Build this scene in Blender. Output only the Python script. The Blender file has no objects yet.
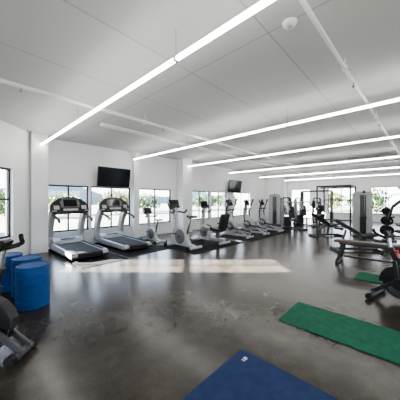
import bpy, math, random
from mathutils import Vector, Matrix, Euler
random.seed(4)
PI=math.pi
col=bpy.context.scene.collection
H=1.5; F=230.0; YAW=math.radians(43.1)
WX=-8.2; FY=20.0; BY=-2.24; RX=6.0; CZ=3.4

# ---------------------------------------------------------------- materials
def mat(name,c,rough=.5,metal=0.0,var=.08,scale=8,bump=0.0,spec=None,coat=0.0):
    m=bpy.data.materials.new(name); m.use_nodes=True; nt=m.node_tree; b=nt.nodes['Principled BSDF']
    b.inputs['Roughness'].default_value=rough; b.inputs['Metallic'].default_value=metal
    if spec is not None: b.inputs['Specular IOR Level'].default_value=spec
    if coat: b.inputs['Coat Weight'].default_value=coat
    tc=nt.nodes.new('ShaderNodeTexCoord'); n=nt.nodes.new('ShaderNodeTexNoise'); n.inputs['Scale'].default_value=scale; n.inputs['Detail'].default_value=5
    r=nt.nodes.new('ShaderNodeValToRGB')
    r.color_ramp.elements[0].position=.3; r.color_ramp.elements[1].position=.7
    r.color_ramp.elements[0].color=[max(0,x*(1-var)) for x in c]+[1]; r.color_ramp.elements[1].color=[min(1,x*(1+var)) for x in c]+[1]
    nt.links.new(tc.outputs['Object'],n.inputs['Vector']); nt.links.new(n.outputs['Fac'],r.inputs['Fac']); nt.links.new(r.outputs['Color'],b.inputs['Base Color'])
    if bump:
        bp=nt.nodes.new('ShaderNodeBump'); bp.inputs['Strength'].default_value=bump; bp.inputs['Distance'].default_value=.01
        n2=nt.nodes.new('ShaderNodeTexNoise'); n2.inputs['Scale'].default_value=scale*12
        nt.links.new(tc.outputs['Object'],n2.inputs['Vector']); nt.links.new(n2.outputs['Fac'],bp.inputs['Height']); nt.links.new(bp.outputs['Normal'],b.inputs['Normal'])
    return m
def emis(name,c,s):
    m=bpy.data.materials.new(name); m.use_nodes=True; b=m.node_tree.nodes['Principled BSDF']
    b.inputs['Base Color'].default_value=(*c,1); b.inputs['Emission Color'].default_value=(*c,1); b.inputs['Emission Strength'].default_value=s
    return m
M={}
M['wall']=mat('wall_paint',(.77,.77,.77),.7,var=.015,scale=2)
M['trim']=mat('trim_white',(.76,.76,.75),.5,var=.02)
M['frame']=mat('window_black',(.022,.023,.026),.4)
M['silver']=mat('silver_paint',(.40,.405,.41),.32,.4,var=.05)
M['lgrey']=mat('light_grey_plastic',(.38,.385,.39),.4,var=.04)
M['mgrey']=mat('mid_grey_plastic',(.12,.122,.127),.4,var=.05)
M['strut']=mat('dark_grey_paint',(.065,.067,.07),.4,var=.05)
M['black']=mat('black_plastic',(.012,.012,.013),.42,var=.2,spec=.4)
M['rubber']=mat('black_rubber',(.016,.016,.017),.75,var=.2,bump=.3,spec=.3)
M['vinyl']=mat('black_vinyl',(.016,.016,.016),.42,var=.15,spec=.4)
M['steel']=mat('chrome_steel',(.5,.5,.51),.25,1.0,var=.04)
M['dark_steel']=mat('dark_powder_steel',(.020,.020,.022),.4,.0,spec=.45)
M['screen']=mat('dark_screen',(.006,.007,.010),.12,var=.2)
M['panel']=mat('control_panel',(.06,.07,.09),.4,var=.3,scale=40)
M['blue']=mat('blue_drum',(.006,.056,.20),.6,var=.12,spec=.3)
M['blue_mat']=mat('blue_foam',(.019,.037,.105),.8,var=.18,scale=14,bump=.5,spec=.25)
M['green_mat']=mat('green_foam',(.013,.105,.060),.8,var=.18,scale=14,bump=.5,spec=.25)
M['floormat']=mat('black_floor_mat',(.012,.012,.013),.8,var=.2,bump=.4,spec=.2)
M['brown']=mat('brown_vinyl',(.05,.037,.030),.45,var=.12)
M['red']=mat('red_paint',(.45,.012,.01),.35)
M['white']=mat('white_plastic',(.8,.8,.8),.4,var=.02)
M['leaf']=mat('leaf_green',(.055,.10,.03),.6,var=.4,scale=3)
M['leaf2']=mat('leaf_yellow_green',(.13,.145,.035),.6,var=.4,scale=3)
M['bark']=mat('bark',(.12,.09,.06),.9,var=.3)
M['lawn']=mat('outside_lawn',(.17,.18,.14),.9,var=.2,scale=.4)
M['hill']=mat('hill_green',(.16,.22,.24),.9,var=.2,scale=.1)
M['blocker']=mat('blocker_render',(.5,.48,.45),.9,var=.05)  # surface of the added, unseen sun-blocking box outside
M['lamp']=emis('lamp_diffuser',(1,.985,.95),27)
# polished concrete floor
def floor_mat():
    m=bpy.data.materials.new('polished_concrete'); m.use_nodes=True; nt=m.node_tree; N=nt.nodes; L=nt.links; b=N['Principled BSDF']
    tc=N.new('ShaderNodeTexCoord')
    def noise(sc,det=6,dist=0.0,rough=.6):
        n=N.new('ShaderNodeTexNoise'); n.inputs['Scale'].default_value=sc; n.inputs['Detail'].default_value=det; n.inputs['Distortion'].default_value=dist; n.inputs['Roughness'].default_value=rough
        L.new(tc.outputs['Object'],n.inputs['Vector']); return n
    n1=noise(1.5,5,.0,.5); n2=noise(6,4,.0,.5); n3=noise(40,3)
    r=N.new('ShaderNodeValToRGB'); e=r.color_ramp.elements; e[0].position=.18; e[1].position=.82
    e[0].color=(.024,.0205,.0165,1); e[1].color=(.098,.084,.067,1); L.new(n1.outputs['Fac'],r.inputs['Fac'])
    def ov(a,fac,nn,lo,hi):
        r2=N.new('ShaderNodeValToRGB'); r2.color_ramp.elements[0].position=.15; r2.color_ramp.elements[1].position=.85
        r2.color_ramp.elements[0].color=(lo,lo,lo,1); r2.color_ramp.elements[1].color=(hi,hi,hi,1); L.new(nn.outputs['Fac'],r2.inputs['Fac'])
        mx=N.new('ShaderNodeMix'); mx.data_type='RGBA'; mx.blend_type='MULTIPLY'; mx.inputs['Factor'].default_value=fac
        L.new(a,mx.inputs['A']); L.new(r2.outputs['Color'],mx.inputs['B']); return mx.outputs['Result']
    c=ov(r.outputs['Color'],1,n2,.60,1.2); c=ov(c,1,n3,.62,1.15)
    L.new(c,b.inputs['Base Color'])
    b.inputs['Roughness'].default_value=.22
    b.inputs['Specular IOR Level'].default_value=.42
    return m
M['floor']=floor_mat()
def ceil_mat():
    m=bpy.data.materials.new('ceiling_panels'); m.use_nodes=True; nt=m.node_tree; N=nt.nodes; L=nt.links; b=N['Principled BSDF']
    b.inputs['Roughness'].default_value=.8
    tc=N.new('ShaderNodeTexCoord'); br=N.new('ShaderNodeTexBrick'); L.new(tc.outputs['Object'],br.inputs['Vector'])
    br.offset=0.0; br.inputs['Scale'].default_value=1; br.inputs['Brick Width'].default_value=1.22; br.inputs['Row Height'].default_value=2.44; br.inputs['Mortar Size'].default_value=.009
    br.inputs['Color1'].default_value=(.55,.55,.55,1); br.inputs['Color2'].default_value=(.57,.57,.57,1); br.inputs['Mortar'].default_value=(.39,.39,.39,1)
    L.new(br.outputs['Color'],b.inputs['Base Color']); return m
M['ceil']=ceil_mat()
def glass_mat():
    m=bpy.data.materials.new('window_glass'); m.use_nodes=True; nt=m.node_tree; N=nt.nodes; L=nt.links
    N.remove(N['Principled BSDF']); t=N.new('ShaderNodeBsdfTransparent'); g=N.new('ShaderNodeBsdfGlossy'); g.inputs['Roughness'].default_value=.02
    f=N.new('ShaderNodeMixShader'); f.inputs[0].default_value=.05; L.new(t.outputs[0],f.inputs[1]); L.new(g.outputs[0],f.inputs[2]); L.new(f.outputs[0],N['Material Output'].inputs['Surface']); return m
M['glass']=glass_mat()

# ---------------------------------------------------------------- mesh builder
class MB:
    def __init__(s): s.v=[]; s.f=[]; s.s=[]
    def add(s,vs,fs,sm=False):
        o=len(s.v); s.v+= [tuple(v) for v in vs]; s.f+=[tuple(i+o for i in f) for f in fs]; s.s+=[sm]*len(fs)
    def box(s,c,d,rot=(0,0,0)):
        R=Euler([math.radians(a) for a in rot]).to_matrix(); c=Vector(c)
        vs=[c+R@Vector((sx*d[0]/2,sy*d[1]/2,sz*d[2]/2)) for sx in(-1,1) for sy in(-1,1) for sz in(-1,1)]
        s.add(vs,[(0,1,3,2),(4,6,7,5),(0,4,5,1),(2,3,7,6),(0,2,6,4),(1,5,7,3)]); return s
    def bar(s,p0,p1,w,h):   # rectangular bar between two points, w across, h in depth
        p0=Vector(p0);p1=Vector(p1);d=(p1-p0).normalized(); up=Vector((0,0,1)) if abs(d.z)<.95 else Vector((1,0,0))
        a=d.cross(up).normalized(); b=a.cross(d).normalized()
        vs=[p+a*x*w/2+b*y*h/2 for p in(p0,p1) for x,y in((-1,-1),(1,-1),(1,1),(-1,1))]
        s.add(vs,[(0,3,2,1),(4,5,6,7)]+[(i,(i+1)%4,4+(i+1)%4,4+i) for i in range(4)]); return s
    def tube(s,pts,r,n=10,closed=False):
        pts=[Vector(p) for p in pts]; N=len(pts); rings=[]; a=None
        for i,p in enumerate(pts):
            if closed: d=(pts[(i+1)%N]-pts[i-1]).normalized()
            else: d=(pts[min(i+1,N-1)]-pts[max(i-1,0)]).normalized()
            if a is None:
                a=d.cross(Vector((0,0,1)) if abs(d.z)<.9 else Vector((1,0,0))).normalized()
            else: a=(a-d*a.dot(d)).normalized()
            b=d.cross(a); rr=r[i] if isinstance(r,(list,tuple)) else r
            rings.append([p+a*math.cos(2*PI*k/n)*rr+b*math.sin(2*PI*k/n)*rr for k in range(n)])
        vs=[v for rg in rings for v in rg]; fs=[]
        for i in range(N if closed else N-1):
            j=(i+1)%N
            for k in range(n): fs.append((i*n+k,i*n+(k+1)%n,j*n+(k+1)%n,j*n+k))
        s.add(vs,fs,True)
        if not closed:
            s.add(rings[0],[tuple(reversed(range(n)))]); s.add(rings[-1],[tuple(range(n))])
        return s
    def cyl(s,p0,p1,r,n=24): return s.tube([p0,p1],r,n)
    def prism(s,prof,y0,y1,ax='y'):
        def P(a,b,c):
            return {'y':(a,c,b),'z':(a,b,c),'x':(c,a,b)}[ax]
        n=len(prof); vs=[P(a,b,y0) for a,b in prof]+[P(a,b,y1) for a,b in prof]
        s.add(vs,[tuple(range(n)),tuple(reversed(range(n,2*n)))]+[(i,n+i,n+(i+1)%n,(i+1)%n) for i in range(n)]); return s
    def lathe(s,prof,c=(0,0,0),ax='z',n=32):
        c=Vector(c); vs=[]
        for r,z in prof:
            for k in range(n):
                a=2*PI*k/n; x,y=r*math.cos(a),r*math.sin(a)
                vs.append(c+Vector({'z':(x,y,z),'y':(x,z,y),'x':(z,x,y)}[ax]))
        fs=[(i*n+k,i*n+(k+1)%n,(i+1)*n+(k+1)%n,(i+1)*n+k) for i in range(len(prof)-1) for k in range(n)]
        s.add(vs,fs,True); return s
    def obj(s,name,m,parent=None,bevel=0,label=None):
        me=bpy.data.meshes.new(name); me.from_pydata(s.v,[],s.f); me.validate(); me.update()
        import bmesh
        bm=bmesh.new(); bm.from_mesh(me); bmesh.ops.recalc_face_normals(bm,faces=bm.faces); bm.to_mesh(me); bm.free()
        if len(me.polygons)==len(s.s): me.polygons.foreach_set('use_smooth',s.s)
        me.materials.append(M[m]); o=bpy.data.objects.new(name,me); col.objects.link(o)
        if parent: o.parent=parent
        if bevel:
            b=o.modifiers.new('bevel','BEVEL'); b.width=bevel; b.segments=3; b.limit_method='ANGLE'; b.angle_limit=math.radians(50)
        if label: o['label']=label
        return o
def rnd(pts,r=.05,n=4):   # round the corners of a polyline
    pts=[Vector(p) for p in pts]; out=[pts[0]]
    for i in range(1,len(pts)-1):
        a,b,c=pts[i-1],pts[i],pts[i+1]; ra=min(r,(a-b).length*.45,(c-b).length*.45)
        p=b+(a-b).normalized()*ra; q=b+(c-b).normalized()*ra
        for k in range(n+1):
            t=k/n; out.append(p*(1-t)**2+b*2*t*(1-t)+q*t*t)
    out.append(pts[-1]); return out
def thing(name,label,cat,loc=(0,0,0),rz=0,group=None):
    o=bpy.data.objects.new(name,None); col.objects.link(o); o.empty_display_size=.1
    o.location=loc; o.rotation_euler=(0,0,rz); o['label']=label; o['category']=cat
    if group:o['group']=group
    return o
def tag(o,label,cat,group=None):
    o['label']=label;o['category']=cat
    if group:o['group']=group
    return o
def dup(root,loc,rz,label,group=None):
    r=root.copy(); col.objects.link(r); r.location=loc; r.rotation_euler=(0,0,rz); r['label']=label
    if group: r['group']=group
    for ch in list(root.children):
        c=ch.copy(); col.objects.link(c); c.parent=r
        for g in list(ch.children):
            d=g.copy(); col.objects.link(d); d.parent=c
    return r
def struct(mb,name,m,bevel=0,parent=None):
    o=mb.obj(name,m,parent,bevel)
    if not parent: o['kind']='structure'
    return o

# ---------------------------------------------------------------- room
fl=MB(); poly=[(WX,FY),(WX,1.76),(-4.2,BY),(RX,BY),(RX,FY)]
fl.prism(poly,-.1,0,'z'); struct(fl,'floor','floor')
cl=MB(); cl.prism([(WX-.2,FY+.2),(WX-.2,1.7),(-4.3,BY-.2),(RX+.2,BY-.2),(RX+.2,FY+.2)],CZ,CZ+.15,'z'); struct(cl,'ceiling','ceil')
WN=[0]
def wall(name,p0,p1,ops,th=.2,base=True):
    """p0->p1 with the room on the right hand side seen from above; openings (s0,s1,z0,z1,[mullions],transom)"""
    p0=Vector((*p0,0));p1=Vector((*p1,0)); d=(p1-p0); Ln=d.length; ang=math.atan2(d.y,d.x)
    mb=MB(); x=0
    for (a,b,z0,z1,mu,tr) in sorted(ops):
        if a>x: mb.box(((x+a)/2,th/2,CZ/2),(a-x,th,CZ))
        mb.box(((a+b)/2,th/2,z0/2),(b-a,th,z0)); mb.box(((a+b)/2,th/2,(z1+CZ)/2),(b-a,th,CZ-z1)); x=b
    mb.box(((x+Ln)/2,th/2,CZ/2),(Ln-x,th,CZ))
    o=struct(mb,name,'wall'); o.location=p0; o.rotation_euler=(0,0,ang)
    for (a,b,z0,z1,mu,tr) in ops:
        WN[0]+=1; w=MB(); t=.05; y=.10
        w.box(((a+b)/2,y,z0+t/2),(b-a,.05,t)); w.box(((a+b)/2,y,z1-t/2),(b-a,.05,t))
        for xx in (a+t/2,b-t/2): w.box((xx,y,(z0+z1)/2),(t,.048,z1-z0-2*t))
        for q in mu: w.box((a+q*(b-a),y,(z0+z1)/2),(t*.9,.046,z1-z0-2*t))
        if tr: w.box(((a+b)/2,y,z0+tr*(z1-z0)),(b-a-2*t,.044,t*.8))
        wo=struct(w,'window_%d'%WN[0],'frame'); wo.location=p0; wo.rotation_euler=(0,0,ang)
        g=MB(); g.box(((a+b)/2,y,(z0+z1)/2),(b-a-2*t,.006,z1-z0-2*t)); g.obj('pane','glass',wo)
        si=MB(); si.box(((a+b)/2,.02,z0-.012),(b-a+.04,.12,.024)); si.obj('sill','trim',wo)
    if base:
        bb=MB(); bb.box((Ln/2,-.008,.05),(Ln,.016,.1)); ob=struct(bb,'baseboard_'+name[5:],'trim'); ob.location=p0; ob.rotation_euler=(0,0,ang)
    return o
z0,z1=.48,1.98
lw=[(1.92,3.18,[.5],.0),(3.24,4.78,[.5],.0),(5.10,6.85,[.5],.0),(8.0,9.6,[.5],.0),(9.68,11.15,[.5],.0),(11.8,13.7,[.5],.0),(17,19,[.5],.0)]
wall('wall_left',(WX,1.76),(WX,FY),[(a-1.76,b-1.76,z0,z1,mu,tr) for a,b,mu,tr in lw])
wall('wall_corner',(-4.2,BY),(WX,1.76),[(3.5,4.62,.56,2.30,[.5],.55)])
wall('wall_far',(WX,FY),(RX,FY),[(.3,1.9,.5,2.42,[.5],.0),(3.2,5.0,.5,2.42,[.5],.0),(5.9,7.6,.5,2.42,[.5],.0),(8.6,10.4,.5,2.42,[.5],.0),(11.2,13.2,.5,2.42,[.5],.0)])
wall('wall_right',(RX,FY),(RX,BY),[(2,5,.5,2.4,[.33,.66],.7),(7,10,.5,2.4,[.33,.66],.7),(12,15,.5,2.4,[.33,.66],.7),(17,20,.5,2.4,[.33,.66],.7)])  # windows in this unseen wall are added to let in more skylight
wall('wall_back',(RX,BY),(-4.2,BY),[(1.5,4,.5,2.4,[.5],.7),(5.5,8,.5,2.4,[.5],.7)])  # windows behind the camera, added out of view for fill light
def pil(n,x0,x1,y0,y1):
    m=MB(); m.box(((x0+x1)/2,(y0+y1)/2,CZ/2),(x1-x0,y1-y0,CZ)); struct(m,'trim_%d'%n,'wall')
pil(1,WX,-7.75,1.46,1.86); pil(2,WX,-7.75,7.15,7.75); pil(3,WX,-7.0,15.9,16.5); pil(4,WX,-8.05,4.82,5.06)
# a shallow ceiling beam across the far bays
m=MB(); m.box((-4.4-1.25,(BY+FY)/2+2,CZ-.03),(.14,FY-3.2,.06)); struct(m,'trim_5','wall')
m=MB(); m.box((-1.1,12.9,CZ-.09),(14.2,.25,.18)); struct(m,'trim_6','wall')

# outside
g=MB(); g.box((-50,20,-.6),(140,160,.1)); struct(g,'outside_ground','lawn')
hm=MB(); pr=[(-90,-1)]
for i in range(31):
    y=-90+i*8; pr.append((y,5+2.6*math.sin(i*.55)+1.3*math.sin(i*1.3)))
pr.append((150,-1)); hm.prism(pr,-118,-110,'x'); struct(hm,'hills','hill')
nb=MB(); nb.box((-20,-4.2,3.6),(3,8.0,8.5)); struct(nb,'unseen_sun_blocker','blocker')  # unseen box added to keep direct sun off the nearer left-wall windows
def tree(x,y,h,w,leaf,label):
    t=thing('garden_tree',label,'tree',(x,y,-.55),random.random()*6,'trees outside the windows')
    tr=MB(); tr.tube([(0,0,0),(.05,0,h*.35),(0,.05,h*.75)],[.14,.1,.04]); tr.obj('trunk','bark',t)
    c=MB()
    for i in range(1500):
        a=random.random()*2*PI; u=random.uniform(-1,1); r=random.random()**.4; q=math.sqrt(1-u*u)
        lump=1+.25*math.sin(a*3+u*4)
        p=Vector((math.cos(a)*q*w*r*lump,math.sin(a)*q*w*r*lump,h*.56+u*h*.44*r*lump))
        R=Euler((random.random()*6,random.random()*6,0)).to_matrix(); s=.17
        c.add([p+R@Vector(v) for v in((-s,-s*.6,0),(s,-s*.6,0),(s,s*.6,0),(-s,s*.6,0))],[(0,1,2,3)])
    c.obj('crown',leaf,t)
TL=[(-34,4.4,3.2,2.1,'leaf','bushy green tree outside the window behind the first treadmill'),
(-35,10.4,2.8,2.0,'leaf2','low yellowish tree outside the window behind the second treadmill'),
(-34,17.2,3.5,2.3,'leaf2','tall yellow-green tree outside the window left of the grey cardio bikes'),
(-36,24,3.1,2.4,'leaf','rounded green tree outside the window behind the small bike'),
(-34,31,3.5,2.4,'leaf','broad green tree outside the window behind the upright bike'),
(-34,38,3.2,2.5,'leaf','green tree outside the window behind the recumbent bike'),
(-35,47,3.6,2.8,'leaf','large dark green tree outside the windows behind the ellipticals'),
(-19,42,3.4,2.4,'leaf','green tree beyond the far left window of the end wall'),
(-12,47,3.6,2.7,'leaf2','yellow-green tree beyond the window behind the power rack'),
(-5,41,3.5,2.4,'leaf','green tree beyond the end wall window behind the grey cable tower'),
(1.5,46,3.9,2.7,'leaf2','yellow-green tree beyond the rightmost window of the end wall')]
for a in TL: tree(*a)

# ---------------------------------------------------------------- ceiling things
def pendant(y,label):
    t=thing('linear_pendant_light',label,'ceiling light',(-1.95,y,3.07),0,'long linear lights under the ceiling')
    m=MB(); m.box((0,0,.027),(12.0,.020,.018)); m.obj('housing','white',t)
    m=MB(); m.box((0,0,.0),(11.98,.040,.032)); m.obj('diffuser','lamp',t)
    for x in (-5.9,-3,0,3,5.9):
        m=MB(); m.cyl((x,0,.035),(x,0,CZ-3.07),.004,6); m.obj('cable','steel',t)
    for x in (-3,0,3):
        m=MB(); m.box((x,0,-.001),(.04,.048,.042)); m.obj('joint','lgrey',t)
for y,l in ((1.69,'nearest linear light running overhead from top middle to upper left'),(4.75,'second linear light from the camera, its far end above the second treadmill'),(7.5,'third linear light from the camera, ending over the wall pilaster'),(11.0,'fourth linear light from the camera, ending left of the second television'),(14.6,'fifth linear light from the camera, over the power rack'),(18.3,'farthest linear light close to the end wall')): pendant(y,l)
def pipe(x,z,y0,y1,r,label,brackets,rz=0):
    t=thing('ceiling_pipe',label,'pipe',(x,0,z),rz)
    m=MB(); m.cyl((0,y0,0),(0,y1,0),r,12); m.obj('pipe_run','trim',t)
    for y in brackets:
        m=MB(); m.box((0,y,.0),(r*3,.03,r*3)); m.cyl((0,y,.03),(0,y,CZ-z),.008,8); m.obj('hanger','trim',t)
        m=MB(); m.cyl((.0,y+.5,-.08),(0,y+.5,0),.01,8); m.lathe([(0,-.09),(.028,-.085),(.028,-.078),(0,-.07)],(0,y+.5,0)); m.obj('sprinkler_head','steel',t)
pipe(-4.4,3.24,-2,FY-.1,.034,'white sprinkler pipe crossing the ceiling above the treadmills',[.2,2.9,5.6,8.3,11,14,17])
pipe(-.80,3.28,-2,FY-.1,.022,'white sprinkler pipe at the right running to the end wall',[1,3.6,6.2,9,12,15,18],-.03)
sm=thing('smoke_detector','round white smoke detector on the ceiling beside the nearest light','smoke detector',(-.98,2.45,CZ))
m=MB(); m.lathe([(0,-.045),(.05,-.045),(.068,-.03),(.075,0),(0,0)]); m.obj('body','white',sm)
m=MB(); m.lathe([(0,-.06),(.022,-.058),(.03,-.045),(0,-.044)]); m.obj('sensor','lgrey',sm)

def tv(y,z,w,label):
    t=thing('television',label,'television',(WX+.06,y,z))
    m=MB(); m.box((.16,0,0),(.05,w,w*.57),(0,9,0)); m.obj('casing','black',t,.008)
    m=MB(); m.box((.187,0,-.004),(.004,w-.05,w*.57-.05),(0,9,0)); m.obj('screen','screen',t)
    m=MB(); m.box((-.045,0,0),(.024,.3,.3)); m.bar((-.04,0,0),(.14,0,0),.08,.08); m.obj('wall_bracket','dark_steel',t)
tv(3.98,2.32,1.22,'black television high on the wall above the treadmills')
tv(11.65,2.32,1.3,'smaller-looking black television on the wall beyond the pilaster')

# ---------------------------------------------------------------- mats
def slab(name,x0,x1,y0,y1,h,m,label,cat,group=None,bev=.004):
    o=MB(); o.box(((x1-x0)/2,(y1-y0)/2,h/2),(x1-x0,y1-y0,h)); ob=o.obj(name,m,None,bev); ob.location=(x0,y0,0.001); tag(ob,label,cat,group); return ob
G='black rubber mats under the cardio machines'
slab('floor_mat',-8.05,-5.3,1.9,3.05,.008,'floormat','black floor mat under the nearest treadmill','mat',G)
slab('floor_mat',-8.05,-5.5,3.12,4.55,.008,'floormat','black floor mat under the second treadmill','mat',G)
slab('floor_mat',-6.2,-4.4,4.5,6.95,.008,'floormat','black floor mat under the upright bike and recumbent bike','mat',G)
slab('floor_mat',-6.2,-4.3,7.3,10.9,.008,'floormat','black floor mat under the three elliptical trainers','mat',G)
bm_=thing('exercise_mat','blue exercise mat with a small white emblem in the foreground','exercise mat',(-1.27,.86,.001))
m=MB(); m.box((.95,.55,.009),(1.9,1.1,.018)); m.obj('foam_sheet','blue_mat',bm_,.006)
m=MB()
ring=[(.11+.016*math.cos(a*PI/10),1.0+.016*math.sin(a*PI/10),.0185) for a in range(20)]
m.tube(ring,.003,6,True); m.box((.11,1.0,.0188),(.018,.006,.002)); m.box((.11,1.003,.0188),(.006,.018,.002)); m.box((.11,.965,.0188),(.036,.008,.002)); m.obj('emblem','white',bm_)
slab('exercise_mat',-1.25,.62,2.76,3.44,.014,'green_mat','long green exercise mat nearest the camera beside the blue mat','exercise mat','green exercise mats',.005)
slab('exercise_mat',-.85,1.0,5.2,5.75,.014,'green_mat','green exercise mat farther away behind the spin bike','exercise mat','green exercise mats',.005)

# ---------------------------------------------------------------- treadmill (user faces +X)
def treadmill(loc,rz,label):
    t=thing('treadmill',label,'treadmill',loc,rz,'treadmills facing the window wall')
    for s in(-1,1):
        m=MB(); m.prism([(-1.02,.06),(-1.02,.15),(-.96,.19),(.62,.23),(.75,.2),(.75,.06)],s*.30,s*.45); m.obj('side_rail','silver',t,.015)
        m=MB(); m.prism([(-.9,.197),(.55,.232),(.55,.24),(-.9,.205)],s*.31,s*.40); m.obj('foot_rail','rubber',t)
    m=MB(); m.prism([(-.98,.1),(-.99,.17),(-.95,.185),(.6,.215),(.62,.12)],-.295,.295); m.obj('belt','rubber',t)
    m=MB(); m.cyl((-.99,-.3,.13),(-.99,.3,.13),.05,16); m.box((-1.0,0,.075),(.07,.9,.05)); m.obj('rear_roller','black',t,.01)
    m=MB(); m.prism([(.52,.2),(.6,.3),(.75,.36),(.95,.34),(1.05,.24),(1.06,.07),(.52,.07)],-.42,.42); m.obj('motor_cover','lgrey',t,.03)
    m=MB(); m.prism([(.62,.335),(.75,.37),(.9,.358),(.9,.345),(.75,.355),(.62,.32)],-.2,.2); m.obj('cover_panel','black',t)
    for s in(-1,1):
        # curved upright
        fr=[(1.01,.12),(1.02,.4),(.97,.7),(.86,.95),(.70,1.15),(.60,1.28)]; bk=[(.40,1.18),(.53,1.02),(.65,.84),(.74,.64),(.78,.4),(.77,.12)]
        m=MB(); m.prism(fr+bk,s*.365,s*.50); m.obj('upright','silver',t,.018)
        m=MB(); m.tube(rnd([(.6,s*.43,1.10),(.35,s*.43,1.02),(.02,s*.43,.95),(-.02,s*.43,.88)],.06),.034,10); m.obj('handrail','black',t)
        m=MB(); m.cyl((.9,s*.3,.0),(.9,s*.3,.1),.04,14); m.obj('foot','rubber',t)
        m=MB(); m.cyl((-.9,s*.37,.0),(-.9,s*.37,.1),.035,14); m.obj('foot','rubber',t)
    m=MB(); m.tube(rnd([(.48,-.4,1.1),(.36,-.36,1.1),(.34,0,1.12),(.36,.36,1.1),(.48,.4,1.1)],.1),.026,10); m.obj('front_handle','black',t)
    # console: tilted rounded head with screen
    c=MB()
    def arch(k,zz): return [(-.46*k,1.10),(.46*k,1.10),(.52*k,1.18),(.51*k,1.32),(.44*k,1.43),(.31*k,1.53+zz),(.14*k,1.58+zz),(-.14*k,1.58+zz),(-.31*k,1.53+zz),(-.44*k,1.43),(-.51*k,1.32),(-.52*k,1.18)]
    def slanted(cm,prof,o0,o1):
        n=len(prof); vs=[]
        for dx in(o0,o1):
            for (y,z) in prof: vs.append((.40+dx+(z-1.14)*.42,y,z))
        cm.add(vs,[tuple(range(n)),tuple(reversed(range(n,2*n)))]+[(i,n+i,n+(i+1)%n,(i+1)%n) for i in range(n)])
    slanted(c,arch(1,0),0,.11)
    co=c.obj('console','black',t,.02)
    q=MB(); slanted(q,[(-.24,1.27),(.24,1.27),(.27,1.42),(.20,1.54),(-.20,1.54),(-.27,1.42)],-.006,.0); q.obj('bezel','mgrey',co)
    def face(yA,yB,zA,zB,off,name,mm):
        q=MB(); slanted(q,[(yA,zA),(yB,zA),(yB,zB),(yA,zB)],-off,0); q.obj(name,mm,co)
    face(-.18,.18,1.30,1.51,.009,'screen','screen'); face(-.44,-.30,1.22,1.33,.006,'fan_vent','lgrey'); face(.30,.44,1.22,1.33,.006,'fan_vent','lgrey'); face(-.2,.2,1.18,1.24,.006,'control_panel','lgrey')
    q=MB(); q.box((.397,0,1.14),(.012,.08,.025)); q.obj('stop_button','red',co)
    return t
T1=treadmill((-7.0,2.36,.009),PI,'nearest silver treadmill with black console, at the left by the corner')
dup(T1,(-7.0,3.74,.009),PI,'second silver treadmill, below the wall television')

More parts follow.
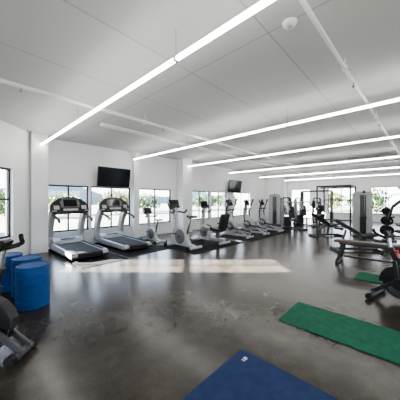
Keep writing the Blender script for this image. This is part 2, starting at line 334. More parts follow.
# ---------------------------------------------------------------- shared bits
def saddle(m,x,z,w=.12):
    out=[(x+.16,-.02),(x+.17,0),(x+.16,.02),(x+.02,.04),(x-.06,w*.75),(x-.12,w),(x-.16,w*.6),(x-.17,0),(x-.16,-w*.6),(x-.12,-w),(x-.06,-w*.75),(x+.02,-.04)]
    m.prism(out,z-.03,z+.035,'z')
def cranks(t,x,z,r=.17,ys=.11,a=.5,mm='steel'):
    m=MB(); m.cyl((x,-ys,z),(x,ys,z),.03,14); m.obj('crank_hub','black',t)
    for s in(-1,1):
        p=(x+s*r*math.cos(a),s*ys,z+s*r*math.sin(a))
        m=MB(); m.bar((x,s*ys,z),p,.022,.035); m.obj('crank_arm',mm,t,.004)
        m=MB(); m.box((p[0],s*(ys+.065),p[2]),(.10,.09,.025)); m.obj('pedal','black',t,.006)
def spin_bike(loc,rz,label,frame='silver',accent=None,hw=.25,fr=.245,foot='silver',reach=.70,a=.9,sc=1.0):
    t=thing('spin_bike',label,'exercise bike',loc,rz); t.scale=(sc,)*3
    for x in(-.52,.62):
        m=MB(); m.tube([(x,-hw,.055),(x,hw,.055)],.04,14); m.obj('stabilizer',foot,t)
        for s in(-1,1):
            m=MB(); m.cyl((x,s*(hw-.01),.05),(x,s*(hw+.04),.05),.048,14); m.obj('foot_cap','rubber',t)
    m=MB(); m.bar((-.52,0,.09),(.04,0,.16),.06,.08); m.bar((.0,0,.13),(-.22,0,.74),.07,.085)
    m.bar((-.13,0,.42),(.36,0,.70),.06,.08); m.bar((.30,0,.58),(.42,0,.86),.06,.08)
    for s in(-1,1): m.bar((.35,s*.055,.66),(.30,s*.055,.28),.03,.06)
    m.bar((.04,0,.14),(-.04,0,.3),.07,.1)
    m.obj('frame',frame,t,.01)
    for s in(-1,1):
        m=MB(); m.bar((.22,s*.055,.42),(.66,s*.055,.075),.03,.06); m.obj('front_strut',foot,t,.008)
    k=fr/.245
    fw=MB(); fw.lathe([(r*k,y) for r,y in[(0,-.012),(.17,-.012),(.185,-.026),(.235,-.026),(.245,-.018),(.245,.018),(.235,.026),(.185,.026),(.17,.012),(0,.012)]],(.28,0,.30),'y',40); f=fw.obj('flywheel','black',t)
    r=MB(); r.lathe([(.236*k,-.0275),(.228*k,-.0275),(.228*k,-.0255),(.236*k,-.0255),(.236*k,-.0275)],(.28,0,.30),'y',40); r.lathe([(.236*k,.0275),(.228*k,.0275),(.228*k,.0255),(.236*k,.0255),(.236*k,.0275)],(.28,0,.30),'y',40); r.obj('rim_ring','mgrey',f)
    h=MB(); h.cyl((.28,-.07,.30),(.28,.07,.30),.03,16); h.obj('hub','mgrey',f)
    # solid body fairing over the top half of the wheel
    g=MB(); out=[(.28+(fr+.035)*math.cos(q),.30+(fr+.035)*math.sin(q)) for q in [PI*(-.02+j*.105) for j in range(9)]]
    g.prism(out+[(-.14,.50),(-.18,.30),(-.02,.2),(.12,.26),(.20,.30),(.34,.31),(.42,.29)],-.05,.05); g.obj('body_fairing','black',t,.012)
    g=MB()
    pr=[(-.06+.13*math.cos(q),.33+.13*math.sin(q)) for q in [PI*(.5+k/10) for k in range(11)]]+[(.28+.09*math.cos(q),.30+.09*math.sin(q)) for q in [PI*(-.5+k/10) for k in range(11)]]
    g.prism(pr,.06,.095); g.prism(pr,-.095,-.06); cg=g.obj('chain_guard','black',t,.008)
    if accent:
        g=MB()
        for s in(-1,1): g.box((.14,s*.0965,.33),(.10,.003,.022))
        g.obj('accent_stripe',accent,cg)
    cranks(t,-.06,.33,.17,.12,a)
    m=MB(); m.cyl((-.21,0,.7),(-.27,0,.93),.024,12); m.obj('seat_post','steel',t)
    m=MB(); saddle(m,-.27,.97); m.bar((-.33,0,.93),(-.2,0,.93),.05,.03); m.obj('seat','vinyl',t,.02)
    m=MB(); m.cyl((.41,0,.82),(.44,0,1.02),.026,12); m.obj('handlebar_post','steel',t)
    m=MB()
    for s in(-1,1): m.tube(rnd([(.42,0,1.03),(.43,s*.14,1.03),(.46,s*.22,1.05),(reach-.04,s*.2,1.09),(reach,s*.14,1.14)],.06),.021,10)
    m.tube(rnd([(.43,-.2,1.03),(.43,.2,1.03)],.02),.022,10); m.obj('handlebar','rubber',t)
    m=MB(); m.box((.46,0,1.08),(.05,.12,.08),(0,30,0)); m.obj('console','black',t,.01)
    m=MB(); m.cyl((.32,0,.72),(.34,0,.80),.02,12); m.lathe([(0,.0),(.026,.005),(.03,.03),(0,.04)],(.34,0,.79)); m.obj('resistance_knob',accent or 'black',t)
    return t
HD=math.atan2(.683,.730)
spin_bike((-3.20,.02,0),HD,'black spin bike cut by the left edge, in front of the blue drums',hw=.12,frame='dark_steel',foot='strut',reach=.50,fr=.25)
spin_bike((.10,4.38,0),PI-.25,'black spin bike with red accents behind the green mat at the right',frame='dark_steel',accent='red',fr=.25,foot='dark_steel',reach=.6,sc=.92)

def console_head(t,x,z,mm='black',w=.26,h=.17):
    m=MB(); m.box((x,0,z),(.05,w,h),(0,22,0)); o=m.obj('console',mm,t,.015)
    m=MB(); m.box((x-.026,0,z+.015),(.006,w*.72,h*.6),(0,22,0)); m.obj('screen','screen',o)
def upright_bike(loc,rz,label,sc=1.0,con='black'):
    t=thing('upright_bike',label,'exercise bike',loc,rz); t.scale=(sc,)*3
    for x in(-.5,.5):
        m=MB(); m.tube([(x,-.27,.05),(x,.27,.05)],.042,12); m.obj('stabilizer','lgrey',t)
        for s in(-1,1):
            m=MB(); m.cyl((x,s*.26,.05),(x,s*.31,.05),.052,12); m.obj('foot_cap','rubber',t)
    m=MB(); m.prism([(-.5,.05),(-.5,.10),(-.28,.13),(-.20,.25),(-.17,.46),(-.02,.52),(.15,.58),(.34,.60),(.42,.5),(.48,.2),(.5,.05)],-.08,.08); m.obj('housing','lgrey',t,.03)
    m=MB(); m.lathe([(0,-.10),(.19,-.10),(.22,-.085),(.22,.085),(.19,.10),(0,.10)],(.08,0,.32),'y',32); m.obj('drive_cover','mgrey',t)
    cranks(t,.08,.32,.16,.13,.6)
    m=MB(); m.cyl((-.16,0,.42),(-.3,0,.88),.034,12); m.obj('seat_post','steel',t)
    m=MB(); saddle(m,-.31,.93,.17); m.obj('seat','vinyl',t,.02)
    m=MB(); m.bar((.30,0,.55),(.40,0,1.18),.10,.11); m.obj('mast','lgrey',t,.02)
    m=MB()
    for s in(-1,1): m.tube(rnd([(.38,0,1.05),(.36,s*.2,1.05),(.2,s*.25,1.02),(.12,s*.25,1.12)],.08),.026,10); m.tube(rnd([(.4,0,1.12),(.46,s*.16,1.16),(.5,s*.2,1.34)],.06),.024,10)
    m.obj('handlebar','black',t); console_head(t,.42,1.30,con,.38,.27)
    return t
def recumbent(loc,rz,label):
    t=thing('recumbent_bike',label,'exercise bike',loc,rz)
    for x in(-.6,.6):
        m=MB(); m.tube([(x,-.29,.05),(x,.29,.05)],.042,12); m.obj('stabilizer','lgrey',t)
    m=MB(); m.bar((-.6,0,.12),(.3,0,.14),.14,.1); m.obj('base_rail','lgrey',t,.02)
    m=MB(); m.prism([(.08,.1),(.10,.34),(.2,.50),(.4,.60),(.52,.5),(.60,.25),(.62,.06),(.08,.06)],-.09,.09); m.obj('housing','lgrey',t,.03)
    m=MB(); m.lathe([(0,-.105),(.16,-.105),(.18,-.095),(.18,.095),(.16,.105),(0,.105)],(.30,0,.34),'y',28); m.obj('drive_cover','mgrey',t)
    cranks(t,.28,.34,.16,.13,.3)
    m=MB(); m.bar((-.3,0,.14),(-.3,0,.42),.1,.12); m.obj('seat_support','mgrey',t,.01)
    m=MB(); m.box((-.3,0,.47),(.42,.42,.10),(0,-6,0)); m.obj('seat','vinyl',t,.035)
    m=MB(); m.box((-.56,0,.76),(.10,.44,.54),(0,-14,0)); m.obj('backrest','vinyl',t,.035)
    for s in(-1,1):
        m=MB(); m.tube(rnd([(-.4,s*.05,.38),(-.35,s*.28,.4),(-.2,s*.29,.62),(-.05,s*.29,.64)],.07),.024,8); m.obj('side_handle','black',t)
    m=MB(); m.bar((.45,0,.5),(.34,0,1.22),.10,.11); m.obj('mast','lgrey',t,.015)
    m=MB()
    for s in(-1,1): m.tube(rnd([(.36,0,1.05),(.28,s*.2,1.05),(.18,s*.24,1.14)],.06),.024,8)
    m.obj('handlebar','black',t); console_head(t,.34,1.33,'black',.38,.27)
    return t
def elliptical(loc,rz,label,group=None):
    t=thing('elliptical_trainer',label,'elliptical trainer',loc,rz,group)
    for x,w in((-.62,.24),(.60,.28)):
        m=MB(); m.tube([(x,-w,.05),(x,w,.05)],.042,12); m.obj('stabilizer','lgrey',t)
    m=MB(); m.bar((-.62,0,.08),(.60,0,.08),.10,.07); m.obj('base_rail','lgrey',t,.015)
    m=MB(); m.lathe([(0,-.09),(.25,-.09),(.29,-.075),(.33,-.04),(.33,.04),(.29,.075),(.25,.09),(0,.09)],(.28,0,.41),'y',40); d=m.obj('flywheel_housing','lgrey',t)
    m=MB(); m.lathe([(0,-.098),(.17,-.098),(.18,-.09),(.18,.09),(.17,.098),(0,.098)],(.28,0,.41),'y',32); m.obj('hub_cover','mgrey',d)
    m=MB(); m.prism([(.2,.08),(.38,.12),(.55,.08),(.50,.7),(.44,1.25),(.33,1.25),(.34,.7)],-.055,.055); m.obj('mast','lgrey',t,.015)
    for s in(-1,1):
        ph=.7 if s>0 else .7+PI; cx=.28+.2*math.cos(ph); cz=.42+.2*math.sin(ph)*.7
        m=MB(); m.bar((.28,s*.12,.42),(cx,s*.12,cz),.03,.05); m.obj('crank_arm','steel',t)
        m=MB(); m.bar((cx,s*.16,cz),(-.56,s*.16,.14),.045,.06); m.obj('pedal_arm','silver',t,.006)
        px=-.2+s*.1; pz=.14+(px+.56)/(cx+.56)*(cz-.14)
        m=MB(); m.box((px,s*.19,pz+.045),(.36,.14,.035),(0,-8,0)); m.box((px+.18,s*.19,pz+.09),(.03,.14,.08)); m.obj('pedal','black',t,.012)
        m=MB(); m.tube(rnd([(.30,s*.24,.5),(.38,s*.24,.95),(.26,s*.26,1.3),(.18,s*.27,1.52)],.15),.026,10); m.tube(rnd([(.22,s*.265,1.40),(.18,s*.27,1.54)],.02),.034,10); m.cyl((.39,0,.95),(.38,s*.26,.95),.02,10); m.obj('swing_handle','black',t)
    console_head(t,.36,1.37,'black',.36,.26)
    m=MB(); m.tube(rnd([(.36,-.17,1.05),(.2,-.17,1.1),(.2,.17,1.1),(.36,.17,1.05)],.06),.022,8); m.obj('fixed_handle','black',t)
    return t
upright_bike((-6.95,4.95,0),PI,'small grey exercise bike in front of the window left of the pilaster',.85)
upright_bike((-5.35,4.95,.009),PI,'first light grey upright bike after the treadmills, on the black mat',1.05)
recumbent((-5.3,6.25,.009),PI,'grey recumbent bike with black seat and backrest next to the upright bike')
E1=elliptical((-5.3,7.85,.009),PI,'nearer grey elliptical trainer with round flywheel housing','elliptical trainers in the cardio row')
dup(E1,(-5.25,9.1,.009),PI,'middle elliptical trainer of the three, next one past the nearest','elliptical trainers in the cardio row')
dup(E1,(-5.2,10.4,.009),PI,'farthest elliptical trainer, beside the dark weight machine','elliptical trainers in the cardio row')

# ---------------------------------------------------------------- blue drums
def drum(loc,label):
    t=thing('blue_drum',label,'drum',loc,random.random()*3,'blue ribbed drums at the left')
    pr=[(0,0),(.185,0),(.195,.008),(.199,.014)]
    for k in range(5):
        z=.014+k*.108; pr+=[(.199,z),(.201,z+.004),(.201,z+.010),(.201,z+.082),(.201,z+.088),(.199,z+.091),(.183,z+.094),(.183,z+.096),(.183,z+.103),(.183,z+.105)]
    pr+=[(.196,.553),(.196,.556),(0,.556)]
    m=MB(); m.lathe(pr,n=48); m.obj('body','blue',t)
    m=MB(); m.lathe([(0,.556),(.199,.556),(.201,.558),(.201,.562),(.201,.572),(.199,.577),(.194,.580),(.186,.580),(.180,.578),(.178,.572),(.17,.572),(0,.572)],n=48); m.obj('lid','blue',t)
    return t
drum((-3.98,.77,0),'blue ribbed drum nearest the camera')
drum((-4.54,.80,0),'middle blue ribbed drum, directly behind the nearest one')
drum((-5.02,.62,0),'rearmost blue ribbed drum, half hidden at the left edge')

# ---------------------------------------------------------------- strength area
def stack_part(t,x,y,z=.1,n=14,w=.14,d=.26,par=None):
    m=MB()
    for k in range(n): m.box((x,y,z+.018+k*.036),(w,d,.030))
    m.obj('weight_stack','dark_steel',t,.003)
    for s in(-1,1):
        m=MB(); m.cyl((x,y+s*.08,.05),(x,y+s*.08,1.5),.01,8); m.obj('guide_rod','steel',t)
def disc(m,r,x0,x1,c,ax,hole=.026):
    w=x1-x0; m.lathe([(hole,x0),(r*.5,x0+w*.12),(r*.85,x0+w*.12),(r,x0),(r,x1),(r*.85,x1-w*.12),(r*.5,x1-w*.12),(hole,x1)],c,ax,28)
def press_machine(loc,rz,label,fr='dark_steel',pad='vinyl'):
    t=thing('weight_machine',label,'weight machine',loc,rz,'seated weight machines in the far corner')
    m=MB()
    for s in(-1,1):
        m.bar((-.62,s*.2,.04),(-.62,s*.2,1.62),.07,.07)
    m.bar((-.62,-.2,1.62),(-.62,.2,1.62),.07,.07); m.bar((-.62,-.28,.04),(-.62,.28,.04),.08,.08); m.bar((-.62,0,.05),(.6,0,.05),.08,.08)
    m.bar((.6,-.3,.04),(.6,.3,.04),.08,.08); m.bar((-.3,0,.05),(-.34,0,1.35),.07,.08); m.bar((-.62,0,1.35),(-.2,0,1.35),.07,.07); m.bar((.0,0,.05),(0,0,.42),.07,.07)
    m.obj('frame',fr,t,.008)
    stack_part(t,-.62,0,.09,14,.16,.28)
    for s in(-1,1):
        m=MB(); m.prism([(-.74,.1),(-.50,.1),(-.50,1.5),(-.58,1.6),(-.74,1.5)],s*.235,s*.25); m.obj('side_shroud','mgrey',t)
    m=MB(); m.box((.04,0,.46),(.40,.36,.08),(0,-5,0)); m.obj('seat',pad,t,.03)
    m=MB(); m.box((-.2,0,.86),(.08,.32,.62),(0,-8,0)); m.obj('backrest',pad,t,.03)
    for s in(-1,1):
        m=MB(); m.tube(rnd([(-.25,s*.08,1.4),(-.15,s*.36,1.38),(.12,s*.38,1.0),(.18,s*.38,.82)],.1),.03,10); m.obj('press_arm','lgrey',t)
        m=MB(); m.cyl((.13,s*.38,.98),(.18,s*.38,.82),.038,12); m.obj('hand_grip','rubber',t)
    return t
P1=press_machine((-4.6,12.1,0),-.5,'dark seated weight machine beside the farthest elliptical trainer')
dup(P1,(-4.6,14.0,0),-.4,'seated weight machine just right of the white end pilaster')
dup(P1,(-4.4,16.0,0),-.9,'seated weight machine farthest back, left of the power rack')
dup(P1,(-6.1,14.9,0),-.2,'seated weight machine standing close against the end pilaster')
def cabinet_tower(loc,rz,label,m1='mgrey',h=1.62):
    t=thing('cable_tower',label,'cable machine',loc,rz,'grey cable towers')
    for s in(-1,1):
        m=MB(); m.prism([(s*.32,.06),(s*.32,h-.14),(s*.26,h-.04),(s*.11,h-.03),(s*.11,.06)],.12,.16,'x'); m.obj('front_shroud','lgrey',t,.01)
    m=MB(); m.prism([(-.32,h-.14),(-.32,h-.08),(-.26,h-.01),(.26,h-.01),(.32,h-.08),(.32,h-.14)],-.13,.165,'x'); m.obj('top_cap','lgrey',t,.01)
    m=MB(); m.bar((0,-.30,.05),(0,-.30,h-.1),.05,.24); m.obj('side_panel','lgrey',t,.01)
    m=MB(); m.bar((0,.30,.05),(0,.30,h-.1),.05,.24); m.obj('side_panel','lgrey',t,.01)
    stack_part(t,.02,0,.08,20,.12,.22)
    m=MB(); m.box((-.12,0,h*.5),(.03,.58,h-.25)); m.obj('back_plate','mgrey',t)
    m=MB(); m.box((0,0,.035),(.5,.70,.07)); m.obj('base','dark_steel',t,.01)
    m=MB(); m.bar((.05,0,h-.05),(.42,0,h+.0),.05,.06); m.lathe([(0,-.015),(.06,-.015),(.05,0),(.06,.015),(0,.015)],(.42,0,h-.03),'y',20); m.obj('pulley_arm','dark_steel',t)
    m=MB(); m.cyl((.45,0,h-.08),(.45,0,.9),.004,6); m.obj('cable','steel',t)
    m=MB(); m.tube(rnd([(.45,0,.9),(.45,-.08,.8),(.45,.08,.8),(.45,0,.9)],.02),.01,8); m.obj('stirrup_handle','rubber',t)
    return t
C1=cabinet_tower((-6.15,13.1,0),-1.1,'grey cable tower left of the end pilaster, past the ellipticals',h=1.85)
dup(C1,(-1.6,11.5,0),-1.25,'grey cable tower right of the power rack, in front of the end wall')
def power_rack(loc,rz,label):
    t=thing('power_rack',label,'power rack',loc,rz); W=.75;D=.65;h=2.25
    for sx in(-1,1):
        for sy in(-1,1):
            m=MB(); m.bar((sx*W,sy*D,0),(sx*W,sy*D,h),.065,.065); m.obj('upright','dark_steel',t,.005)
    for z in(.05,h-.035):
        for s in(-1,1):
            m=MB(); m.bar((s*W,-D,z),(s*W,D,z),.065,.065); m.obj('side_beam','dark_steel',t,.005)
    for s in(-1,1):
        m=MB(); m.bar((-W,s*D,h-.035),(W,s*D,h-.035),.065,.065); m.obj('cross_beam','dark_steel',t,.005)
    for z in(.04,.4,1.5):
        m=MB(); m.bar((-W,D,z),(W,D,z),.06,.06); m.obj('rear_brace','dark_steel',t,.005)
    m=MB(); m.cyl((-W,0,h-.1),(W,0,h-.1),.02,10); m.obj('pull_up_bar','steel',t)
    for s in(-1,1):
        m=MB(); m.bar((s*W,-D,.7),(s*W,D,.7),.05,.05); m.obj('safety_bar','dark_steel',t)
        m=MB(); m.box((s*W,-D-.06,1.2),(.05,.1,.06)); m.box((s*W,-D-.11,1.25),(.05,.02,.1)); m.obj('bar_hook','steel',t)
        for z in(.45,1.0):
            m=MB(); m.cyl((s*(W+.03),D,z),(s*(W+.28),D,z),.025,10); m.obj('plate_peg','steel',t)
    for s in(-1,1):
        for z,rr in((.45,.22),(1.0,.20)):
            for k in range(2):
                q=thing('weight_plate','black plate stored on the %s %s peg of the power rack, %s'%('upper' if z>.9 else 'lower','right' if s>0 else 'left','outermost' if k else 'innermost'),'weight plate',loc,rz,'plates stored on the power rack')
                m=MB(); disc(m,rr,-.025,.025,(s*(W+.09+.07*k),D,z),'x'); m.obj('disc','rubber',q)
power_rack((-3.05,13.8,0),.0,'black power rack cage in front of the end wall window')
bar=thing('barbell','loaded steel barbell resting on the hooks of the power rack','barbell',(-3.05,13.07,1.262))
m=MB(); m.cyl((-1.08,0,0),(1.08,0,0),.014,10)
for s in(-1,1): m.cyl((s*.8,0,0),(s*1.08,0,0),.025,12)
m.obj('bar','steel',bar)
for s in(-1,1):
    for k,r in enumerate((.22,.17)):
        m=MB(); disc(m,r,-.0175,.0175,(s*(.88+k*.04),0,0),'x'); m.obj('weight_plate','rubber',bar)
def cable_cross(loc,rz,label):
    t=thing('cable_crossover',label,'cable machine',loc,rz)
    for s in(-1,1):
        m=MB(); m.bar((s*1.0,-.15,0),(s*1.0,-.15,2.15),.09,.09); m.bar((s*1.0,.15,0),(s*1.0,.15,2.15),.09,.09); m.bar((s*1.0,-.35,.04),(s*1.0,.35,.04),.09,.08); m.bar((s*1.0,-.15,2.12),(s*1.0,.15,2.12),.07,.07); m.obj('tower_frame','dark_steel',t,.006)
        stack_part(t,s*1.0,0,.09,16,.2,.2)
        m=MB(); m.box((s*.9,-.15,1.5),(.1,.09,.14)); m.cyl((s*.86,-.15,1.46),(s*.86,-.15,1.0),.004,6); m.tube([(s*.86-.06,-.15,.97),(s*.86+.06,-.15,.97)],.014,8); m.obj('pulley_carriage','steel',t)
    m=MB(); m.bar((-1,0,2.15),(1,0,2.15),.1,.11); m.obj('top_beam','dark_steel',t,.006)
    m=MB(); m.tube(rnd([(-.5,-.05,2.1),(-.4,-.12,2.0),(.4,-.12,2.0),(.5,-.05,2.1)],.05),.016,8); m.obj('pull_up_bar','steel',t)
cable_cross((-5.3,18.2,0),0,'wide black cable crossover standing at the end wall')
def lat_machine(loc,rz,label):
    t=thing('lat_pulldown_machine',label,'weight machine',loc,rz)
    m=MB()
    for s in(-1,1): m.bar((-.5,s*.18,0),(-.5,s*.18,2.05),.08,.08)
    m.bar((-.5,-.3,.04),(-.5,.3,.04),.09,.08); m.bar((-.5,0,.05),(.75,0,.05),.08,.08); m.bar((.75,-.3,.04),(.75,.3,.04),.08,.08); m.bar((-.5,-.2,2.05),(-.5,.2,2.05),.07,.07)
    m.bar((.25,0,.05),(.25,0,.46),.07,.07); m.bar((-.05,0,.05),(-.05,0,.72),.06,.06); m.obj('frame','dark_steel',t,.006)
    m=MB(); m.bar((-.54,0,2.10),(.42,0,2.02),.06,.08); m.obj('top_boom','dark_steel',t)
    for x,z in((-.48,2.15),(.42,1.99)):
        m=MB(); m.lathe([(0,-.015),(.065,-.015),(.055,0),(.065,.015),(0,.015)],(x,.05,z),'y',20); m.obj('pulley','lgrey',t)
    stack_part(t,-.5,0,.09,18,.14,.26)
    m=MB(); m.cyl((.46,0,1.97),(.46,0,1.72),.005,6); m.obj('cable','steel',t)
    m=MB(); m.tube(rnd([(.46,-.5,1.62),(.46,-.36,1.72),(.46,.36,1.72),(.46,.5,1.62)],.06),.014,10); m.obj('pull_bar','steel',t)
    m=MB(); m.box((.28,0,.5),(.36,.3,.08)); m.obj('seat','vinyl',t,.03)
    for s in(-1,1):
        m=MB(); m.cyl((-.02,s*.05,.72),(-.02,s*.27,.72),.06,16); m.obj('thigh_pad','vinyl',t)
lat_machine((-.1,12.2,0),PI+.5,'tall black lat pulldown machine near the right edge')
def lever_press(loc,rz,label):
    t=thing('lever_press_machine',label,'weight machine',loc,rz,'plate loaded lever machines')
    m=MB()
    for s in(-1,1): m.bar((-.7,s*.38,.04),(.55,s*.30,.04),.08,.08); m.bar((-.55,s*.36,.06),(-.35,s*.22,1.75),.08,.09)
    m.bar((-.7,-.42,.04),(-.7,.42,.04),.08,.08); m.bar((.5,-.35,.04),(.5,.35,.04),.08,.08); m.bar((-.35,-.24,1.75),(-.35,.24,1.75),.08,.08); m.bar((-.42,-.3,1.0),(-.42,.3,1.0),.07,.07); m.bar((-.45,0,.5),(.2,0,.42),.08,.08); m.bar((.2,0,.04),(.2,0,.44),.08,.08); m.obj('frame','dark_steel',t,.008)
    m=MB(); m.box((.1,0,.52),(.44,.34,.09),(0,-8,0)); m.obj('seat','vinyl',t,.03)
    m=MB(); m.box((-.22,0,.95),(.09,.34,.78),(0,-14,0)); m.obj('backrest','vinyl',t,.03)
    for s in(-1,1):
        m=MB(); m.bar((-.35,s*.30,1.74),(.12,s*.46,1.30),.06,.08); m.bar((.12,s*.46,1.30),(.28,s*.42,.92),.05,.06); m.bar((-.35,s*.30,1.74),(-.62,s*.46,1.32),.06,.08); a=m.obj('lever_arm','dark_steel',t,.006)
        m=MB(); m.cyl((.30,s*.42,.96),(.27,s*.22,.98),.022,10); m.obj('hand_grip','rubber',a)
        m=MB(); m.cyl((-.62,s*.44,1.32),(-.62,s*.72,1.32),.024,10); m.obj('plate_peg','steel',a)
        for k,r in enumerate((.22,.22,.17)):
            m=MB(); disc(m,r,-.02,.02,(-.62,s*(.50+.05*k),1.32),'y'); m.obj('weight_plate','rubber',a)
    return t
L1=lever_press((-.12,9.2,0),2.5,'black plate-loaded lever press just beyond the benches')
dup(L1,(1.3,10.9,0),2.2,'black plate-loaded lever press farther back at the right edge')
def smith(loc,rz,label):
    t=thing('smith_machine',label,'weight machine',loc,rz)
    for s in(-1,1):
        m=MB(); m.bar((s*.7,-.5,.04),(s*.7,.5,.04),.09,.09); m.bar((s*.7,.35,.04),(s*.7,.28,2.2),.09,.09); m.tube(rnd([(s*.7,-.42,.04),(s*.7,-.30,1.5),(s*.7,-.05,2.15),(s*.7,.28,2.2)],.5,8),.045,10); m.obj('side_frame','dark_steel',t)
        m=MB(); m.cyl((s*.6,0,.06),(s*.6,-.02,2.1),.016,10); m.obj('guide_rail','steel',t)
        m=MB(); disc(m,.22,-.025,.025,(s*.86,-.02,1.15),'x'); disc(m,.17,-.02,.02,(s*.92,-.02,1.15),'x'); m.obj('weight_plate','rubber',t)
    for y,z in((.28,2.2),(.35,.04)):
        m=MB(); m.bar((-.7,y,z),(.7,y,z),.09,.09); m.obj('cross_beam','dark_steel',t)
    m=MB(); m.cyl((-1.05,-.02,1.15),(1.05,-.02,1.15),.022,12); m.obj('bar','steel',t)
smith((.4,15.0,0),.3,'black smith machine with curved side frames behind the lat pulldown machine')
def plate_tree(loc,label):
    t=thing('plate_tree',label,'weight rack',loc,.5)
    m=MB(); m.bar((0,0,.05),(0,0,1.25),.07,.07); m.bar((-.3,0,.03),(.3,0,.03),.06,.06); m.bar((0,-.3,.03),(0,.3,.03),.06,.06); m.obj('frame','dark_steel',t)
    for z in(.4,.75,1.1):
        for s in(-1,1):
            m=MB(); m.cyl((0,s*.03,z),(0,s*.26,z),.022,10); m.obj('peg','steel',t)
    for z,r in((.4,.18),(.75,.15),(1.1,.12)):
        for s in(-1,1):
            q=thing('weight_plate','black weight plate on the %s %s peg of the plate tree'%({.4:'lowest',.75:'middle',1.1:'top'}[z],'far' if s>0 else 'near'),'weight plate',loc,.5,'weight plates on the plate tree')
            m=MB(); disc(m,r,-.022,.022,(0,s*.1,z),'y',.023); m.obj('disc','rubber',q)
plate_tree((-.75,10.7,0),'black plate tree with weight plates behind the benches')
def flat_bench(loc,rz,label,pad='brown',L=1.5):
    t=thing('flat_bench',label,'weight bench',loc,rz)
    m=MB(); m.box((0,0,.50),(L,.28,.06)); m.obj('pad',pad,t,.025)
    m=MB(); m.bar((-L/2+.1,0,.44),(L/2-.1,0,.44),.06,.05); m.obj('spine','dark_steel',t,.006)
    m=MB(); m.bar((-L/2+.2,0,.14),(L/2-.2,0,.14),.045,.045); m.obj('lower_brace','dark_steel',t,.006)
    for s in(-1,1):
        m=MB(); x=s*(L/2-.22)
        for q in(-1,1): m.bar((x,0,.42),(x+s*.12,q*.27,.05),.05,.05)
        m.bar((x+s*.12,-.3,.03),(x+s*.12,.3,.03),.06,.06); m.obj('leg','dark_steel',t,.004)
    return t
flat_bench((-.72,6.5,0),.02,'long flat bench with dark brown pad, nearest bench at the right')
def incline_bench(loc,rz,label,ang=52):
    t=thing('incline_bench',label,'weight bench',loc,rz,'black incline benches')
    m=MB(); m.bar((-.6,0,.06),(.55,0,.06),.07,.07); m.bar((-.6,-.3,.04),(-.6,.3,.04),.07,.07); m.bar((.55,-.22,.04),(.55,.22,.04),.07,.07); m.bar((.05,0,.06),(.1,0,.42),.07,.07); m.bar((-.45,0,.08),(-.3,0,.62),.05,.05); m.obj('frame','dark_steel',t,.006)
    m=MB(); m.box((.3,0,.46),(.4,.3,.08),(0,-8,0)); m.obj('seat','vinyl',t,.025)
    m=MB(); a=math.radians(ang); m.box((.07-.41*math.cos(a),0,.49+.41*math.sin(a)),(.82,.3,.08),(0,ang,0)); m.obj('backrest','vinyl',t,.025)
    for s in(-1,1):
        m=MB(); m.cyl((.56,0,.3),(.56,s*.22,.3),.05,14); m.obj('ankle_roller','vinyl',t)
    return t
I1=incline_bench((-1.25,8.1,0),.6,'black incline bench standing behind the brown flat bench',32)
dup(I1,(.35,7.45,0),2.9,'black incline bench closest to the right edge, beyond the flat bench')
dup(I1,(-2.7,10.6,0),.9,'black incline bench left of the grey cable tower by the power rack')
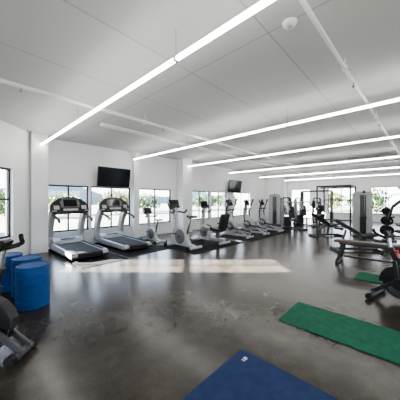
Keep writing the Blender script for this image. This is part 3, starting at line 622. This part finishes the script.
def dumbbell_rack(loc,rz,label):
    t=thing('dumbbell_rack',label,'dumbbell rack',loc,rz)
    for s in(-1,1):
        m=MB(); m.bar((s*.8,-.2,0),(s*.8,.12,.95),.06,.07); m.bar((s*.8,-.3,.03),(s*.8,.3,.03),.07,.06); m.obj('side_frame','dark_steel',t)
    lv=[(-.1,.32),(.0,.62),(.08,.92)]
    for y,z in lv:
        m=MB(); m.box((0,y-.07,z-.02),(1.6,.03,.05)); m.box((0,y+.09,z-.0),(1.6,.03,.05)); m.obj('shelf','dark_steel',t)
    R=Matrix.Rotation(rz,3,'Z'); first=None
    for li,(y,z) in enumerate(lv):
        for k in range(7):
            p=Vector(loc)+R@Vector((-.66+k*.22,y+.01,z+.085))
            lab='black hexagonal dumbbell on the dumbbell rack'
            if not first:
                d=thing('dumbbell',lab,'dumbbell',p,rz,'dumbbells on the rack')
                m=MB(); m.cyl((0,-.12,0),(0,.12,0),.015,8); m.obj('handle','steel',d)
                for s in(-1,1):
                    m=MB(); m.cyl((0,s*.07,0),(0,s*.16,0),.06,6); m.obj('weight_head','rubber',d,.004)
                first=d
            else: dup(first,p,rz,lab,'dumbbells on the rack')
dumbbell_rack((1.7,8.4,0),-.35,'black three-tier dumbbell rack at the right edge')

# ---------------------------------------------------------------- lights, world
w=bpy.data.worlds.new('sky'); bpy.context.scene.world=w; w.use_nodes=True; nt=w.node_tree; bg=nt.nodes['Background']
tc=nt.nodes.new('ShaderNodeTexCoord'); sx=nt.nodes.new('ShaderNodeSeparateXYZ'); rp=nt.nodes.new('ShaderNodeValToRGB')
rp.color_ramp.elements[0].position=0; rp.color_ramp.elements[0].color=(.91,.95,1,1); rp.color_ramp.elements[1].position=.6; rp.color_ramp.elements[1].color=(.5,.68,1,1)
nt.links.new(tc.outputs['Generated'],sx.inputs[0]); nt.links.new(sx.outputs['Z'],rp.inputs['Fac']); nt.links.new(rp.outputs['Color'],bg.inputs['Color'])
bg.inputs['Strength'].default_value=7.5
sd=bpy.data.lights.new('sun','SUN'); sd.energy=180; sd.angle=math.radians(.4); sd.color=(1,.98,.95); so=bpy.data.objects.new('sun',sd); col.objects.link(so)
el=math.radians(18.5); az=math.radians(43); dv=Vector((math.cos(az)*math.cos(el),math.sin(az)*math.cos(el),-math.sin(el)))
so.rotation_euler=dv.to_track_quat('-Z','Y').to_euler()
bpy.context.scene.view_settings.look='AgX - Medium High Contrast'

# ---------------------------------------------------------------- camera
cd=bpy.data.cameras.new('camera'); cd.sensor_width=36; cd.lens=F/400*36; cd.clip_end=400
co=bpy.data.objects.new('camera',cd); col.objects.link(co); co.location=(0,0,H); co.rotation_euler=(PI/2,0,YAW); bpy.context.scene.camera=co
